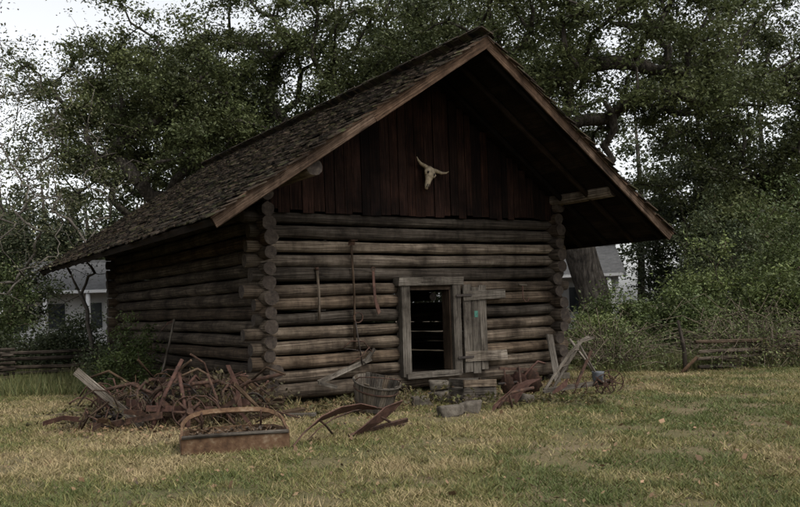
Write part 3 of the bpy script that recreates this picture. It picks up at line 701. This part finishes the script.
# ------------------------------------------------------------------ vegetation
SH1 = ((.04, .06, .02), (.105, .128, .042)); SH2 = ((.058, .082, .027), (.135, .155, .052)); SH3 = ((.036, .05, .024), (.086, .098, .047))
bush('green_shrub', (-5.45, 17.4), (.75, .7, 1.35), 45, 110, .07, .18, 21, SH1)
bush('green_shrub', (-6.3, 18.6), (.8, .7, 1.0), 40, 110, .07, .2, 22, SH3)
specs = [(6.0, 24.0, 1.5, 1.9, SH1), (8.9, 23.4, 2.0, 3.0, SH2), (11.2, 23.5, 2.3, 3.8, SH1), (13.7, 24, 2.4, 3.6, SH2), (9.9, 27, 2.2, 4.6, SH3), (12.8, 27, 3.0, 5.8, SH1),
         (16.5, 25, 2.6, 5.2, SH1), (5.2, 21.9, .9, 1.1, SH2), (7.2, 21.8, 1.1, 1.7, SH1), (9.9, 22.0, 1.3, 2.2, SH2), (12.6, 22.2, 1.5, 2.0, SH1),
         (-9.6, 24.5, 1.4, 1.4, SH3), (-12.3, 25, 2.1, 3.2, SH1), (-15.5, 25, 2.4, 3.8, SH3), (-7.9, 27.5, 1.6, 3.6, SH1), (-11, 22.3, 1.2, 1.2, SH3), (-13.6, 22.3, 1.3, 1.8, SH1)]
for i, (x, y, r, h, cl) in enumerate(specs):
    bush('wild_shrub', (x, y), (r, r*.8, h*.85), 90, 125, .1, .36, 40+i, cl)
for i, (x, y, r, h) in enumerate([(-23, 37, 3.6, 8), (-16.5, 34, 3.0, 6.5), (-9.0, 40, 3.6, 9.5), (-4.5, 44, 4, 10), (3.0, 42, 4, 10), (14.5, 41, 3.8, 9.5), (16.5, 36, 3.6, 8.5), (21.5, 38, 4, 9.5), (13.5, 33, 3, 6.5), (27, 36, 4, 9)]):
    tree('understory_tree', (x, y, 0), (x, y, h*.35), (x, y, h*.5), (r, r*.8, h*.52), 130, 210, .165, .7, .2, 300+i, SH3 if i % 2 else OAK, M_BARK, .35, -.95)
tree('live_oak_tree', (7.3, 30.5, 0), (6.5, 30, 4.6), (7.5, 30, 10), (8.6, 6, 6.2), 350, 290, .14, .62, .56, 101)
tree('live_oak_tree', (-3.5, 37, 0), (-3, 36.5, 5), (-2.5, 35, 10.4), (9.5, 6, 6.4), 370, 280, .15, .62, .6, 102)
tree('live_oak_tree', (-8.5, 33, 0), (-9, 33, 4.5), (-9.3, 32.5, 8.6), (6.0, 4.5, 5.6), 260, 270, .14, .58, .4, 103)
tree('live_oak_tree', (20, 38, 0), (18, 38, 4), (16.5, 37, 9), (7.5, 5, 7.2), 290, 250, .16, .68, .4, 104, OAK, M_BARK, .3, -.8)
tree('live_oak_tree', (27, 33, 0), (26, 33, 4), (25, 33, 8), (6, 5, 5.5), 130, 220, .18, .65, .45, 106, SH3)
tree('live_oak_tree', (3, 43, 0), (3, 43, 6), (3.5, 43, 11.5), (9, 4.5, 7.5), 240, 230, .18, .8, .4, 107, SH3)
tree('live_oak_tree', (-12, 43, 0), (-12, 43, 5), (-12, 43, 9.5), (7, 4.5, 6.0), 180, 210, .18, .8, .35, 108, OAK)
PALE = ((.07, .075, .04), (.13, .125, .065))
tree('bare_sapling', (-10.4, 20.8, 0), (-10.2, 20.8, 1.6), (-9.5, 20.7, 5.2), (1.9, 1.4, 4.8), 190, 12, .08, .4, .055, 201, PALE, M_PBARK, .1, -.9, .005, .05)
tree('bare_sapling', (-8.5, 23.5, 0), (-8.6, 23.4, 1.8), (-8.9, 23.2, 5.6), (1.9, 1.5, 4.9), 180, 16, .08, .4, .055, 202, PALE, M_PBARK, .1, -.9, .005, .05)
tree('bare_sapling', (-12.6, 23, 0), (-12.4, 23, 2.0), (-11.6, 23, 6.6), (2.2, 1.6, 5.8), 220, 14, .09, .45, .07, 203, PALE, M_PBARK, .1, -.9, .006, .05)
def distant():
    rg = np.random.default_rng(77); e = empty('distant_trees', (0, 55, 0)); cs = []; mb = MB()
    for i in range(58):
        x = -62+124*i/57+rg.uniform(-1.5, 1.5); y = rg.uniform(46, 64); r = rg.uniform(3, 4.8)
        if -26 < x < -13 or 5 < x < 14: y = max(y, 58)
        h = rg.uniform(12.5, 18) if x > -16 else rg.uniform(9.5, 14)
        mb.tube([(x, y-55, 0), (x+.3, y-55, h*.5), (x, y-55, h*.9)], [.3, .22, .06], M_BARK, 6)
        cs.append(crownpts((x, y-55, h*.54), (r, r*.7, h*.48), 46, rg, .3, -.95))
    for i in range(60):
        x = rg.uniform(-60, 60); y = rg.uniform(42, 48)
        if -25 < x < -11 or 6 < x < 13.5: continue
        cs.append(crownpts((x, y-55, 1.2), (2.5, 1.5, 3.0), 14, rg, .2, -.3))
    cs = np.concatenate(cs); V, col = clumpleaves(cs, 115, 1.0, .29, ((.036, .05, .025), (.092, .104, .052)), rg, asp=.62)
    npmesh('foliage', V, 4, col, M_LEAF, e); mb.obj('trunks', e)
distant()
def house(name, x, y, rz_, w=9, d=7):
    e = empty(name, (x, y, 0), rz_); mb = MB(); mb.box((0, 0, 1.6), (w/2, 0, 0), (0, d/2, 0), (0, 0, 1.6), M_WHITE); mb.obj('walls', e)
    mb = MB()
    for sg in (-1, 1): mb.box((0, sg*d/4*1.05, 4.0), (w/2+.4, 0, 0), (0, d/4*1.12, -sg*.95), (0, .02, .06), M_GROOF)
    mb.obj('roof', e)
    mb = MB()
    for k in (-3, -1, 1, 3):
        mb.box((k*w/9, -d/2-.03, 1.7), (.45, 0, 0), (0, .02, 0), (0, 0, .7), M_GLASS)
        mb.tube([(k*w/8, -d/2-1.6, 0), (k*w/8, -d/2-1.6, 2.9)], .12, M_WHITE, 10)
    mb.box((0, -d/2-.9, 3.0), (w/2, 0, 0), (0, .9, 0), (0, 0, .08), M_WHITE); mb.obj('porch_and_windows', e)
house('white_house', -18.5, 51, .1); house('white_house', 9.8, 52, -.1, 6)

# ------------------------------------------------------------------ light
w = bpy.data.worlds.new('World'); bpy.context.scene.world = w; w.use_nodes = True
nt = w.node_tree; bg = nt.nodes['Background']; bg.inputs[1].default_value = 0.15
az = math.radians(132); el = math.radians(54)
sky = nt.nodes.new('ShaderNodeTexSky'); sky.sky_type = 'NISHITA'; sky.sun_disc = False
sky.sun_elevation = el; sky.sun_rotation = az; sky.dust_density = 3
hs = nt.nodes.new('ShaderNodeHueSaturation'); hs.inputs['Saturation'].default_value = .15; hs.inputs['Value'].default_value = 1.85
nt.links.new(sky.outputs[0], hs.inputs['Color']); nt.links.new(hs.outputs[0], bg.inputs[0])
sd = bpy.data.lights.new('sun', 'SUN'); sd.energy = 1.5; sd.angle = math.radians(20); sd.color = (1, .95, .88)
so = bpy.data.objects.new('sun', sd); C.objects.link(so)
dirv = Vector((math.sin(az)*math.cos(el), math.cos(az)*math.cos(el), math.sin(el)))
so.rotation_euler = dirv.to_track_quat('Z', 'Y').to_euler()
# ------------------------------------------------------------------ camera
cd = bpy.data.cameras.new('camera'); cd.lens = 38.25; cd.sensor_width = 36; cd.shift_y = 53.5/800; cd.clip_end = 1500
co = bpy.data.objects.new('camera', cd); C.objects.link(co)
co.matrix_world = Matrix.Translation((0, 0, 1.6)) @ Matrix.Rotation(.033, 4, 'Y') @ Matrix.Rotation(math.pi/2, 4, 'X')
bpy.context.scene.camera = co
bpy.context.scene.view_settings.view_transform = 'Standard'
